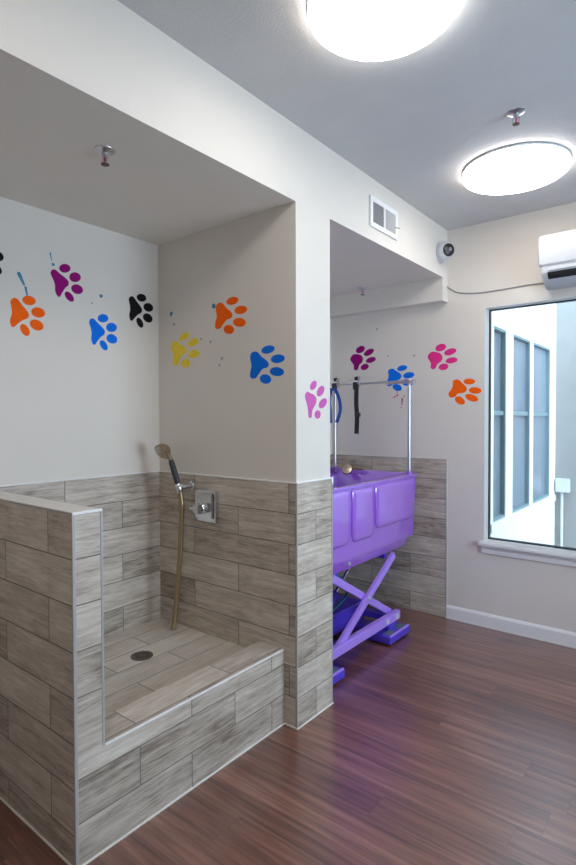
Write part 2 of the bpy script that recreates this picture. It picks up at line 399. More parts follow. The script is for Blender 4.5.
prism(q, [(WX0 - .012, D, WZ0 - .03), (WX0 - .012, D - .022, WZ0 - .03), (WX0 - .012, D - .022, WZ0 - .045), (WX0 - .012, D - .014, WZ0 - .055), (WX0 - .012, D - .014, WZ0 - .085), (WX0 - .012, D, WZ0 - .09)], (WX1 - WX0 + .024, 0, 0))
struct('window_sill', q, M_white, w1)
# right-hand daylight windows (outside the frame, they light the room)
for i, (ya, yb) in enumerate(RW):
    q = BM(); F = .05
    for bxx in ((RX + .04, RX + .09, ya, ya + F, .75, 2.3), (RX + .04, RX + .09, yb - F, yb, .75, 2.3), (RX + .04, RX + .09, ya + F, yb - F, .75, .75 + F), (RX + .04, RX + .09, ya + F, yb - F, 2.3 - F, 2.3), (RX + .04, RX + .09, (ya + yb) / 2 - .02, (ya + yb) / 2 + .02, .75 + F, 2.3 - F)): bx(q, *bxx)
    wq = struct('window_%d' % (i + 5), q, M_white)
    q = BM(); bx(q, RX + .06, RX + .066, ya + F, yb - F, .8, 2.25); struct('window_pane', q, M_glass, wq)

# ------------------------------------------------------------------ the passage outside
EX = 0.28; EY = 4.12
q = BM(); bx(q, EX - .25, 8, D + .15, 8.5, -.1, -.02); struct('floor_passage', q, M_pave)
PANES = [(2.10, 2.41), (2.60, 3.13), (3.235, 3.88)]; PZ0, PZ1 = .735, 2.235
q = BM()
bx(q, EX - .2, EX, D + .15, EY, -.02, PZ0 - .07); bx(q, EX - .2, EX, D + .15, EY, PZ1, 4.2)
ys = [D + .15] + [v for p in PANES for v in p] + [EY]
for k in range(0, len(ys), 2): bx(q, EX - .2, EX, ys[k], ys[k + 1], PZ0 - .07, PZ1)
bx(q, EX - .2, EX + .012, D + .15, EY, PZ0 - .075, PZ0 - .004)
struct('wall_passage_left', q, M_ext)
for i, (ya, yb) in enumerate(PANES):
    q = BM(); F = .018
    bx(q, EX - .07, EX - .004, ya, ya + F, PZ0, PZ1); bx(q, EX - .07, EX - .004, yb - F, yb, PZ0, PZ1); bx(q, EX - .07, EX - .004, ya + F, yb - F, PZ1 - F, PZ1); bx(q, EX - .07, EX - .004, ya + F, yb - F, PZ0, PZ0 + F)
    bx(q, EX - .05, EX - .015, ya + F, yb - F, 1.555, 1.59)
    wf = struct('window_%d' % (i + 2), q, M_teal)
    q = BM(); bx(q, EX - .045, EX - .038, ya + F, yb - F, PZ0 + F, PZ1 - F); struct('window_pane', q, M_pane, wf)
q = BM(); bx(q, EX - .2, 8, EY, EY + .2, -.02, 4.2); struct('wall_passage_end', q, M_extg)
tb = thing('electrical_box', (.36, EY, .76), 'pale grey electrical box with conduit on the passage wall outside the window', 'electrical box')
q = BM(); bx(q, .293, .428, EY - .055, EY, .757, .902); bevel(q, .006); put('box_body', q, M_acg, tb)
q = BM(); bx(q, .301, .420, EY - .061, EY - .054, .765, .894); bevel(q, .003, 1); put('box_cover', q, M_acg, tb)
q = BM(); tube(q, [(.352, EY - .02, .757), (.352, EY - .02, -.02)], .014); put('conduit', q, M_acg, tb, smooth=True)

# ------------------------------------------------------------------ ceiling lamps
lamp = thing('ceiling_light', (.702, -.425, CEIL), 'large round glowing flush ceiling light cut by the top edge, nearer lamp', 'ceiling light', 'round ceiling lights')
q = BM(); lathe(q, [(.27, 0), (.284, -.002), (.290, -.006), (.290, -.013), (.286, -.016)], (.702, -.425, CEIL), n=64); put('lamp_rim', q, M_acw, lamp, smooth=True)
q = BM(); lathe(q, [(.285, -.015), (.288, -.022), (.287, -.036), (.276, -.044), (.15, -.050), (.001, -.051)], (.702, -.425, CEIL), n=64); put('lamp_diffuser', q, M_lamp, lamp, smooth=True, label='glowing white diffuser')
lamp.scale = (.88, .88, 1)
l2 = copy_tree(lamp); l2.scale = (.98, .98, 1); l2.location = (.70, 1.125, CEIL); l2['label'] = 'round glowing flush ceiling light nearer the far wall, beside the sprinkler'
l3 = copy_tree(lamp); l3.location = (.70, -1.97, CEIL); l3['label'] = 'round glowing flush ceiling light over the near end of the room, outside the photo'
l4 = copy_tree(lamp); l4.location = (2.3, -1.6, CEIL); l4['label'] = 'round glowing flush ceiling light over the right side of the room'

# ------------------------------------------------------------------ sprinklers
def sprinkler(x, y, z, label):
    s = thing('fire_sprinkler', (x, y, z), label, 'sprinkler', 'fire sprinklers')
    q = BM(); lathe(q, [(.040, 0), (.039, -.004), (.024, -.010), (.016, -.012)], (x, y, z), n=28); put('escutcheon', q, M_steel, s, smooth=True)
    q = BM(); lathe(q, [(.012, -.011), (.012, -.026), (.008, -.03)], (x, y, z), n=16)
    for a in (-1, 1): tube(q, spline([(x + a * .011, y, z - .026), (x + a * .015, y, z - .04), (x + a * .004, y, z - .054)], 5), .0028, 8)
    put('sprinkler_body', q, M_steel, s, smooth=True)
    q = BM(); lathe(q, [(.0035, -.028), (.0035, -.052)], (x, y, z), n=10); put('glass_bulb', q, PAINT['pink'], s, smooth=True)
    q = BM(); lathe(q, [(.006, -.052), (.016, -.055), (.016, -.058), (.004, -.06)], (x, y, z), n=20); put('deflector', q, M_drain, s, smooth=True)
    return s
sp = sprinkler(.865, .555, CEIL, 'steel fire sprinkler on the ceiling between the two round lamps')
for loc, lab in (((-.28, -.86, SOF), 'steel fire sprinkler under the soffit above the tiled dog shower'), ((-.632, 1.70, SOF), 'small fire sprinkler under the soffit above the purple tub')):
    c_ = copy_tree(sp); c_.location = loc; c_['label'] = lab

# ------------------------------------------------------------------ paw prints and paint splashes
CANON = {
    'side': ([(-0.2784, 1.8788), (-0.2512, 1.8746), (-0.2219, 1.8482), (-0.1929, 1.8302), (-0.1746, 1.8091), (-0.1852, 1.792), (-0.2169, 1.7851), (-0.2411, 1.7633), (-0.2628, 1.7423), (-0.2847, 1.7393), (-0.3022, 1.7503), (-0.3009, 1.7788), (-0.2925, 1.8068), (-0.3017, 1.844), (-0.2976, 1.8681)], [((-0.1795, 1.8819), (0.044, 0.0042), (0.0041, -0.0201)), ((-0.1153, 1.8306), (0.0452, 0.0014), (0.0024, -0.0216)), ((-0.1217, 1.7665), (0.0463, -0.0058), (-0.0026, -0.0226)), ((-0.197, 1.733), (0.0376, -0.0089), (-0.008, -0.0228))]),
    'back': ([(-0.8578, 2.1181), (-0.843, 2.1132), (-0.8264, 2.0933), (-0.8058, 2.0719), (-0.7907, 2.0493), (-0.7967, 2.0292), (-0.8198, 2.0164), (-0.8446, 1.9958), (-0.8653, 1.9761), (-0.8781, 1.9838), (-0.8814, 2.0095), (-0.8725, 2.0407), (-0.8743, 2.0704), (-0.8784, 2.0959), (-0.8708, 2.1114)], [((-0.7886, 2.1168), (0.0331, -0.0013), (-0.0042, -0.0229)), ((-0.7435, 2.065), (0.034, -0.0046), (-0.0075, -0.0252)), ((-0.7523, 2.0015), (0.0325, -0.0121), (-0.0113, -0.024)), ((-0.811, 1.9691), (0.0169, -0.0255), (-0.0161, -0.0127))]),
    'pillar': ([(0.0917, 1.6652), (0.1175, 1.6586), (0.149, 1.6504), (0.1702, 1.6293), (0.1621, 1.6042), (0.1408, 1.5822), (0.1302, 1.5604), (0.1275, 1.5388), (0.1118, 1.5327), (0.1015, 1.5418), (0.099, 1.5693), (0.0889, 1.6027), (0.0762, 1.6267), (0.0738, 1.6509)], [((0.1438, 1.6997), (0.016, 0.024), (0.0239, -0.0035)), ((0.2067, 1.6728), (0.021, 0.0277), (0.0265, -0.0053)), ((0.2275, 1.6103), (0.0235, 0.026), (0.0279, -0.0064)), ((0.1808, 1.5515), (0.0028, 0.0219), (0.0261, -0.0014))]),
    'far': ([(0.0594, 1.8224), (0.0896, 1.821), (0.1195, 1.7933), (0.1462, 1.766), (0.1493, 1.7368), (0.1198, 1.7203), (0.084, 1.7186), (0.066, 1.6985), (0.0418, 1.6892), (0.0173, 1.697), (0.011, 1.7239), (0.0324, 1.7498), (0.0444, 1.7789), (0.0443, 1.8084)], [((0.1696, 1.8044), (0.0436, -0.002), (0.0001, -0.022)), ((0.2134, 1.7362), (0.047, -0.0045), (-0.0016, -0.0241)), ((0.1876, 1.6834), (0.0475, -0.0174), (-0.0069, -0.0241)), ((0.0992, 1.6653), (0.0346, -0.0242), (-0.0167, -0.0202))]),
    'farup': ([(-0.849, 2.0712), (-0.8213, 2.0834), (-0.7664, 2.0744), (-0.7392, 2.0454), (-0.746, 2.0107), (-0.7732, 1.989), (-0.7869, 1.9544), (-0.8075, 1.9438), (-0.8282, 1.9569), (-0.831, 1.9927), (-0.863, 2.0365)], [((-0.7637, 2.1177), (0.0406, 0.0177), (0.0163, -0.0248)), ((-0.6815, 2.0877), (0.0463, 0.0194), (0.0133, -0.0219)), ((-0.6629, 2.0224), (0.0461, 0.0117), (0.0106, -0.0216)), ((-0.7217, 1.9681), (0.0375, 0.0116), (0.0108, -0.024))]),
}
def on_wall(wall, a, z, d=0.0):
    if wall == 'back': return (BACK + d, a, z)
    if wall == 'side': return (a, -d, z)
    if wall == 'pillar': return (d, a, z)
    return (a, D - d, z)
def wall_dir(wall, d): return Vector(on_wall(wall, 0, 0, d)) - Vector(on_wall(wall, 0, 0, 0))
def paw(wall, canon, toes, paint, label):
    """canon: the traced print whose shape is taken; toes: where its four toes sit on this wall (None = exactly as traced)"""
    pad, ct = CANON[canon]
    if toes is None: s, tr = complex(1, 0), complex(0, 0)
    else:
        c = [complex(*t_[0]) for t_ in ct]; w = [complex(*p) for p in toes]; cm, wm = sum(c) / 4, sum(w) / 4
        s = sum((x - cm).conjugate() * (y - wm) for x, y in zip(c, w)) / sum(abs(x - cm) ** 2 for x in c); tr = wm - s * cm
    poly = [s * complex(*p) + tr for p in pad]; mid = sum(poly) / len(poly)
    o = thing('paw_print', on_wall(wall, mid.real, mid.imag), label, 'paw print', 'painted paw prints on the walls')
    q = BM(); prism(q, [on_wall(wall, v.x, v.y) for v in closed_spline([(z.real, z.imag, 0) for z in poly], 5)], wall_dir(wall, .0012)); put('paw_pad', q, paint, o)
    for ctr, A, B in ct:
        ctr, A, B = s * complex(*ctr) + tr, s * complex(*A), s * complex(*B)
        q = BM(); prism(q, [on_wall(wall, z.real, z.imag) for z in (ctr + A * math.cos(2 * PI * k / 24) + B * math.sin(2 * PI * k / 24) for k in range(24))], wall_dir(wall, .0012)); put('paw_toe', q, paint, o)
    return o
P_ = PAINT
paw('back', 'back', None, P_['orange'], 'orange paw print at far left, low on the dog shower back wall')
paw('back', 'back', [(-0.6, 2.314), (-0.542, 2.282), (-0.53, 2.222), (-0.579, 2.173)], P_['magenta'], 'purple-magenta paw print above the tiled half wall, topmost on the shower back wall')
paw('back', 'back', [(-0.379, 2.087), (-0.326, 2.047), (-0.324, 1.983), (-0.378, 1.939)], P_['blue'], 'blue paw print on the shower back wall, between the purple and black prints')
paw('back', 'back', [(-0.122, 2.247), (-0.077, 2.197), (-0.077, 2.134), (-0.137, 2.098)], P_['black'], 'black paw print beside the inside corner of the shower alcove')
paw('back', 'back', [(p[0][0] - .198, p[0][1] + .235) for p in CANON['back'][1]], P_['black'], 'black paw print cut off by the left edge of the photo')
paw('side', 'side', [(-0.819, 2.009), (-0.742, 1.967), (-0.739, 1.904), (-0.809, 1.855)], P_['yellow'], 'yellow paw print above the hand shower')
paw('side', 'side', [(-0.43, 2.16), (-0.367, 2.107), (-0.375, 2.044), (-0.46, 2.013)], P_['orange'], 'orange paw print on the alcove side wall above the blue one')
paw('side', 'side', None, P_['blue'], 'large blue paw print on the alcove side wall near the pillar')
paw('pillar', 'pillar', None, P_['mauve'], 'mauve pink paw print on the white pillar')
paw('far', 'farup', None, P_['magenta'], 'purple-magenta paw print on the far wall above the purple tub')
paw('far', 'far', [(-0.381, 1.932), (-0.315, 1.876), (-0.326, 1.819), (-0.425, 1.788)], P_['blue'], 'blue paw print on the far wall behind the steel crossbar')
paw('far', 'farup', [(-0.048, 2.07), (0.021, 2.04), (0.036, 1.975), (-0.035, 1.921)], P_['pink'], 'bright pink paw print on the far wall, upper of the two near the window')
paw('far', 'far', None, P_['orange'], 'orange paw print on the far wall next to the window')
def splash(wall, blobs, paint, label):
    """blobs: (a, z, r) drops and ((a,z),(a,z),r) runs of one splash, each a part"""
    first = blobs[0][:2] if not isinstance(blobs[0][0], tuple) else blobs[0][0]
    o = thing('paint_splash', on_wall(wall, *first), label, 'paint splash', 'small paint splashes among the paw prints')
    for bl in blobs:
        q = BM(); name = 'drop'
        if isinstance(bl[0], tuple):
            (a0, z0), (a1, z1), r = bl; dx, dz = a1 - a0, z1 - z0; L = math.hypot(dx, dz); dx /= L; dz /= L; nx, nz = -dz, dx; loop = []; name = 'paint_run'
            for k in range(9): t = PI / 2 + PI * k / 8; loop.append((a0 + r * (dx * math.cos(t) + nx * math.sin(t)), z0 + r * (dz * math.cos(t) + nz * math.sin(t))))
            for k in range(9): t = -PI / 2 + PI * k / 8; loop.append((a1 + .5 * r * (dx * math.cos(t) + nx * math.sin(t)), z1 + .5 * r * (dz * math.cos(t) + nz * math.sin(t))))
        else:
            a0, z0, r = bl; ph = random.random() * 6
            loop = [(a0 + r * (1 + .2 * math.sin(3 * t + ph)) * math.cos(t), z0 + 1.15 * r * (1 + .2 * math.sin(2 * t + ph)) * math.sin(t)) for t in [2 * PI * k / 16 for k in range(16)]]
        prism(q, [on_wall(wall, a, z) for a, z in loop], wall_dir(wall, .0009)); put(name, q, paint, o)
    return o
splash('back', [((-.836, 2.238), (-.812, 2.19), .010), ((-.805, 2.178), (-.795, 2.13), .006)], P_['teal'], 'blue drip above the leftmost orange paw print')
splash('back', [((-.678, 2.376), (-.670, 2.34), .004), (-.663, 2.322, .008)], P_['teal'], 'thin blue drip above the purple paw print of the shower wall')
splash('back', [(-.391, 2.209, .010), (-.446, 2.162, .004)], P_['teal'], 'blue drop above the blue paw print of the shower back wall')
splash('side', [(-.935, 2.155, .013), (-.911, 2.092, .007)], P_['teal'], 'blue drops beside the inside corner, above the yellow paw print')
splash('side', [(-.574, 2.154, .014)], P_['teal'], 'blue drop touching the orange paw print of the alcove side wall')
splash('side', [(-.678, 1.983, .006), (-.60, 1.960, .007)], P_['speck'], 'small grey specks between the yellow and orange paw prints')
splash('side', [(-.511, 1.860, .008), (-.531, 1.826, .007)], P_['speck'], 'small grey specks left of the big blue paw print')
splash('far', [((-.43, 1.79), (-.415, 1.72), .004), ((-.415, 1.72), (-.46, 1.70), .005)], P_['pink'], 'pink drip under the blue paw print of the far wall')
splash('far', [((-.375, 1.69), (-.378, 1.64), .006), (-.36, 1.71, .005), (-.385, 1.62, .005)], P_['magenta'], 'dark magenta drip left of the right steel post')
splash('far', [(-.605, 2.275, .007)], P_['speck'], 'grey speck on the far wall above the purple-magenta paw print')
splash('far', [(-.503, 2.044, .006)], P_['speck'], 'grey speck right of the purple-magenta paw print on the far wall')
splash('far', [(-.273, 2.03, .008)], P_['speck'], 'grey speck on the far wall left of the bright pink paw print')

# ------------------------------------------------------------------ the raised dog shower
sb = thing('dog_shower_base', (-.5, -.5, 0), 'raised shower base in grey wood-look tile with a curb and floor drain', 'shower base')
q = BM(); bx(q, BACK + .0105, -.24, HWY1 + .0005, -.0105, 0, BASIN); put('basin_floor', q, M_tile_floor, sb, uv=uvf(.60, u0x=-.62, u0y=-.3))
q = BM(); bx(q, -.24, FRONT, HWY1, -.0105, 0, CURB - .001)
put('curb', q, M_tile_curb, sb, uv=uvf(.51, u0x=-.24 - .01, u0y=-.361, v0=-CP, pitch=CP))
q = BM(); bx(q, FRONT - .007, FRONT + .003, HWY1 + .002, -.012, CURB - .006, CURB + .0015); bevel(q, .002, 1); put('curb_edge_trim', q, M_white, sb, label='shiny pale metal edge trim')
dr = None
q = BM(); lathe(q, [(.056, 0), (.056, .003), (.05, .0045), (.001, .0035)], (-.684, -.413, BASIN), n=36); dr = put('floor_drain', q, M_drain, sb, smooth=True, label='dark bronze floor drain')
q = BM(); lathe(q, [(.034, .0036), (.034, .0052), (.026, .0056), (.026, .0036)], (-.684, -.413, BASIN), n=32, cap=False); put('grate_ring', q, M_black, dr)

# hand shower
hs = thing('hand_shower', (-.77, -.012, 1.147), 'bronze hand shower with a long hose on the tiled shower wall', 'hand shower')
q = BM(); lathe(q, [(.030, 0), (.030, .006), (.024, .012), (.012, .016), (.012, .05), (.017, .052), (.017, .075), (.012, .08)], (-.745, -.01, 1.148), axis=(-.25, -1, -.05), n=24); put('wall_bracket', q, M_chrome, hs, smooth=True)
q = BM(); lathe(q, [(.014, -.03), (.020, -.02), (.021, .02), (.016, .03)], (-.775, -.085, 1.135), axis=(-.18, -.15, 1), n=20); put('holder_cup', q, M_chrome, hs, smooth=True)
G0, G1 = Vector((-.776, -.088, 1.15)), Vector((-.812, -.112, 1.30))
q = BM(); tube(q, [G0, G0.lerp(G1, .1), G0.lerp(G1, .5), G0.lerp(G1, .9), G1], [.012, .016, .0175, .016, .013], 18); put('handle', q, M_grip, hs, smooth=True, label='dark rubber grip')
q = BM(); tube(q, spline([G1 - (G1 - G0) * .04, G1 + Vector((-.008, -.006, .022)), G1 + Vector((-.022, -.012, .045)), G1 + Vector((-.045, -.02, .06))], 6), [.013] * 6 + [.0125] * 6 + [.014] * 7, 16)
HD = Vector((.04, -.80, -.60)).normalized(); HC = Vector((-.862, -.125, 1.350))
lathe(q, [(.012, -.035), (.03, -.028), (.043, -.012), (.049, .004), (.049, .016), (.044, .019)], HC, axis=HD, n=32)
sh = put('shower_head', q, M_bronze, hs, smooth=True)
q = BM(); lathe(q, [(.043, .018), (.040, .022), (.018, .023), (.016, .027), (.001, .028)], HC, axis=HD, n=32); put('spray_face', q, M_nickel, sh, smooth=True)
q = BM(); hp = spline([(-.766, -.085, 1.115), (-.752, -.085, 1.04), (-.758, -.085, .96), (-.771, -.085, .758), (-.793, -.085, .58), (-.814, -.087, .41), (-.815, -.103, .329)], 10)
tube(q, hp, .015, 12); put('hose', q, M_brass, hs, smooth=True, label='ribbed bronze hose')
q = BM(); tube(q, [(-.776, -.087, 1.14), (-.774, -.085, 1.085)], [.012, .013], 14); put('hose_nut', q, M_nickel, hs, smooth=True)
# valve
vx, vz = -.618, 1.046
va = thing('shower_valve', (vx, -.01, vz), 'square chrome shower valve with a lever on the tiled wall', 'shower valve')
q = BM(); bx(q, vx - .088, vx + .088, -.034, -.01, vz - .088, vz + .088); bevel(q, .004, 2); pl = put('valve_plate', q, M_chrome, va)
q = BM(); bx(q, vx - .070, vx + .070, -.046, -.033, vz - .070, vz + .070); bevel(q, .006, 2); put('inner_plate', q, M_chrome, va)
q = BM(); lathe(q, [(.032, 0), (.032, .03), (.028, .036)], (vx - .01, -.03, vz - .012), axis=(0, -1, 0), n=28); put('valve_collar', q, M_chrome, va, smooth=True)
q = BM(); bx(q, vx - .036, vx + .016, -.098, -.062, vz - .038, vz + .014); bevel(q, .007, 2); kn = put('valve_knob', q, M_chrome, va)
q = BM(); bx(q, vx - .075, vx - .03, -.088, -.072, vz - .02, vz - .004); bevel(q, .004, 2); put('lever', q, M_chrome, kn)

# ------------------------------------------------------------------ purple grooming tub on its scissor lift
tub = thing('grooming_tub', (-.55, 1.05, 0), 'glossy purple dog grooming tub on a scissor lift', 'grooming tub')
TX0, TX1, TY0, TY1, TZ = -.95, -.155, .42, 1.735, 1.115
q = BM()
loops = [rrect(TX0 + .04, TX1 - .016, TY0 + .05, TY1 - .056, .035, .655), rrect(TX0 + .03, TX1 - .013, TY0 + .04, TY1 - .046, .035, .675), rrect(TX0 + .012, TX1 - .012, TY0 + .015, TY1 - .012, .04, 1.06), rrect(TX0 + .01, TX1 - .012, TY0 + .013, TY1 - .008, .042, 1.09),
         rrect(TX0, TX1, TY0, TY1, .045, 1.098), rrect(TX0, TX1, TY0, TY1, .045, TZ - .004), rrect(TX0 + .004, TX1 - .004, TY0 + .004, TY1 - .004, .044, TZ),
         rrect(TX0 + .026, TX1 - .026, TY0 + .026, TY1 - .026, .04, TZ), rrect(TX0 + .030, TX1 - .030, TY0 + .030, TY1 - .030, .04, TZ - .005),
         rrect(TX0 + .055, TX1 - .065, TY0 + .06, TY1 - .075, .06, .74), rrect(TX0 + .09, TX1 - .10, TY0 + .10, TY1 - .11, .05, .71)]
loft(q, loops); put('tub_shell', q, M_purple, tub, smooth=True, angle=35)
q = BM(); loft(q, [rrect(TX0 + .08, TX1 - .065, TY0 + .10, TY1 - .105, .04, .572), rrect(TX0 + .07, TX1 - .055, TY0 + .08, TY1 - .095, .05, .582), rrect(TX0 + .07, TX1 - .042, TY0 + .08, TY1 - .075, .04, .656)]); put('tub_skirt', q, M_purple, tub, smooth=True)
def front_x(z): return TX1 - .012
def slab(y0, y1, z0, z1, rb, th, rt=.012, n=6):
    out = []
    for cy, cz, r, a0 in ((y1, z1, rt, 0), (y0, z1, rt, 90), (y0, z0, rb, 180), (y1, z0, rb, 270)):
        sy = -1 if cy == y1 else 1; sz = -1 if cz == z1 else 1
        for k in range(n + 1):
            a = math.radians(a0 + 90 * k / n); out.append((cy + sy * r + r * math.cos(a), cz + sz * r + r * math.sin(a)))
    q = BM()
    def lp(inset, d):
        cy, cz = (y0 + y1) / 2, (z0 + z1) / 2
        return [(front_x(z) + d, cy + (y - cy) * (1 - inset / (y1 - y0) * 2), cz + (z - cz) * (1 - inset / (z1 - z0) * 2)) for y, z in out]
    loft(q, [lp(0, -.004), lp(.003, th * .45), lp(.012, th * .8), lp(.03, th)])
    return q
put('tub_door', slab(.775, 1.035, .752, 1.085, .05, .020), M_purple, tub, smooth=True, angle=30)
put('side_panel', slab(1.065, 1.64, .79, 1.085, .07, .020), M_purple, tub, smooth=True, angle=30)
put('side_panel', slab(.47, .745, .752, 1.085, .05, .018), M_purple, tub, smooth=True, angle=30)
q = BM(); lathe(q, [(.012, 0), (.012, .012), (.009, .016)], (-.206, .80, .615), axis=(1, 0, 0), n=16)
put('drain_plug', q, M_acw, tub, smooth=True, label='small white plug')
# lift: base rails, end bars, feet, scissor arms, cylinder
for X in (-.17, -.90):
    q = BM(); bx(q, X - .022, X + .022, .36, 1.41, .10, .162); bevel(q, .005, 1); rl = put('base_rail', q, M_lilac, tub)
    for y in (1.22, 1.36):
        q = BM(); bx(q, X + .0215, X + .024, y - .02, y + .02, .115, .147); put('rail_plate', q, M_acw, rl)
for Y in (.42, 1.28):
    q = BM(); bx(q, -.98, -.09, Y - .08 , Y + .08, .012, .055); bevel(q, .006, 1); put('foot_bar', q, M_violet, tub)
    for X in (-.17, -.90):
        q = BM(); bx(q, X - .09, X + .09, Y - .15, Y + .15, .012, .062); bevel(q, .006, 1); ft = put('foot', q, M_violet, tub)
        for s in (-1, 1):
            q = BM(); bx(q, X + .02, X + .07, Y + s * .075 - .045, Y + s * .075 + .045, .061, .066); put('foot_pad', q, M_pad, ft)
        q = BM(); bx(q, X + .074, X + .088, Y - .14, Y + .14, .06, .07); bevel(q, .002, 1); put('foot_lip', q, M_lilac, ft)
        q = BM(); lathe(q, [(.03, 0), (.032, .012)], (X, Y, 0), n=18); put('glide', q, M_black, ft, smooth=True)
        q = BM(); bx(q, X - .02, X + .02, Y - .05, Y + .05, .06, .105); put('riser', q, M_violet, ft)
for X in (-.195, -.875):
    s = 1 if X > -.5 else -1
    q = BM(); bar(q, (X + s * .012, .63, .125), (X + s * .012, 1.37, .562), .026, .048); bevel(q, .003, 1); a1 = put('scissor_arm', q, M_lilac, tub)
    q = BM(); bar(q, (X - s * .02, .62, .562), (X - s * .02, 1.37, .142), .026, .048); bevel(q, .003, 1); put('scissor_arm', q, M_lilac, tub)
    q = BM(); lathe(q, [(.014, -.045), (.014, .03), (.010, .034)], (X, 1.005, .345), axis=(s, 0, 0), n=16); put('pivot_bolt', q, M_steel, a1, smooth=True)
for y in (.66, 1.30):
    q = BM(); bx(q, -.86, -.21, y - .02, y + .02, .545, .575); put('top_cross_bar', q, M_violet, tub)
    q = BM(); bx(q, -.88, -.21, y - .03, y + .03, .11, .15); put('base_cross_bar', q, M_violet, tub)
q = BM(); bx(q, -.62, -.40, .40, 1.33, .06, .20); bevel(q, .01, 1); put('pump_housing', q, M_violet, tub)
q = BM(); tube(q, [(-.42, .74, .16), (-.42, .98, .34)], .026, 14); cy = put('cylinder', q, M_violet, tub, smooth=True)
q = BM(); tube(q, [(-.42, .98, .34), (-.42, 1.18, .49)], .013, 12); put('cylinder_rod', q, M_chrome, cy, smooth=True)
q = BM(); tube(q, spline([(-.34, .74, .60), (-.32, .86, .50), (-.30, .95, .40), (-.36, .93, .28), (-.45, .82, .2)], 6), .009, 10); put('drain_hose', q, flat('teal_hose', (.02, .16, .22), .5, noise=.1), tub, smooth=True)
# overhead H frame bolted to the rim
PX1, PX0, PY = -.218, -.892, 1.69
PZ = 1.815
for X in (PX1, PX0):
    q = BM(); tube(q, [(X, PY, TZ - .03), (X, PY, PZ + .015)], .0125, 16); po = put('support_post', q, M_steel, tub, smooth=True)
    q = BM(); lathe(q, [(.026, 0), (.026, .012), (.016, .02)], (X, PY, TZ - .002), n=20); put('post_socket', q, M_purple, po, smooth=True)
q = BM(); tube(q, [(PX0 - .04, PY, PZ), (PX1 + .05, PY, PZ)], .0085, 12); cb = put('cross_bar', q, M_steel, tub, smooth=True)
q = BM(); bx(q, PX1 - .19, PX1 + .05, PY - .02, PY + .02, PZ - .016, PZ - .004); bevel(q, .004, 1); lathe(q, [(.016, 0), (.016, .03)], (PX1 + .02, PY - .015, PZ - .01), axis=(0, -1, 0), n=14); lathe(q, [(.014, 0), (.014, .03)], (PX1 - .17, PY - .015, PZ - .01), axis=(0, -1, 0), n=14)
put('bar_clamp', q, M_steel, cb)
for X in (PX0 + .01, -.68):
    q = BM(); bx(q, X - .028, X + .028, PY - .03, PY + .016, PZ - .028, PZ + .03); bevel(q, .006, 1); lathe(q, [(.012, 0), (.016, .02), (.012, .034)], (X + .02, PY - .01, PZ + .02), axis=(.3, -.3, 1), n=14); tube(q, [(X - .05, PY - .035, PZ + .02), (X + .04, PY - .035, PZ - .005)], .007, 10)
    put('hook_clamp', q, M_chrome, cb)
    q = BM(); lathe(q, [(.010, 0), (.018, .006), (.018, .022), (.012, .028)], (X + .012, PY - .02, PZ + .028), axis=(0, -.3, 1), n=16); bx(q, X - .012, X + .03, PY - .042, PY - .03, PZ - .05, PZ + .01); put('clamp_knob', q, M_black, cb)
# straps hanging from the bar
q = BM(); sx = -.652
for s in (0,):
    pts = spline([(sx, PY - .05, PZ - .012), (sx - .004, PY - .05, PZ - .15), (sx + .004, PY - .05, PZ - .28), (sx - .002, PY - .05, PZ - .405)], 6)
    ribbon(q, pts, .034, .012)
st = tag(put('grooming_strap', q, M_blackstrap), 'black strap hanging from the steel crossbar above the purple tub', 'strap')
q = BM(); bx(q, sx - .014, sx + .032, PY - .062, PY - .04, PZ - .27, PZ - .235); bevel(q, .003, 1); put('buckle', q, M_black, st)
q = BM()
lp = spline([(PX0 + .03, PY - .052, PZ - .03), (PX0 + .075, PY - .052, PZ - .12), (PX0 + .085, PY - .052, PZ - .22), (PX0 + .05, PY - .052, PZ - .315)], 7)
ribbon(q, lp, .028, .006)
lp = spline([(PX0 - .0, PY - .060, PZ - .03), (PX0 - .02, PY - .060, PZ - .12), (PX0 - .015, PY - .060, PZ - .22), (PX0 - .01, PY - .060, PZ - .32)], 7)
q2 = BM(); ribbon(q2, lp, .04, .008)
st2 = tag(put('grooming_loop', q, M_bluestrap), 'blue grooming loop hanging beside the pillar from the crossbar', 'strap')
put('inner_strand', q2, M_bluestrap, st2)
# sprayer resting on the tub rim
spr = thing('tub_sprayer', (-.75, 1.66, TZ), 'small metal sprayer lying against the back rim of the purple tub', 'sprayer')
q = BM(); lathe(q, [(.022, -.045), (.040, -.03), (.047, 0), (.040, .014), (.001, .018)], (-.735, 1.628, TZ + .006), axis=(.35, -.75, .35), n=24); put('spray_head', q, M_nickel, spr, smooth=True)
q = BM(); tube(q, spline([(-.735, 1.64, TZ + .008), (-.69, 1.65, TZ + .014), (-.65, 1.66, TZ + .016), (-.61, 1.67, TZ + .012)], 5), .0125, 12); put('spray_handle', q, M_brass, spr, smooth=True)

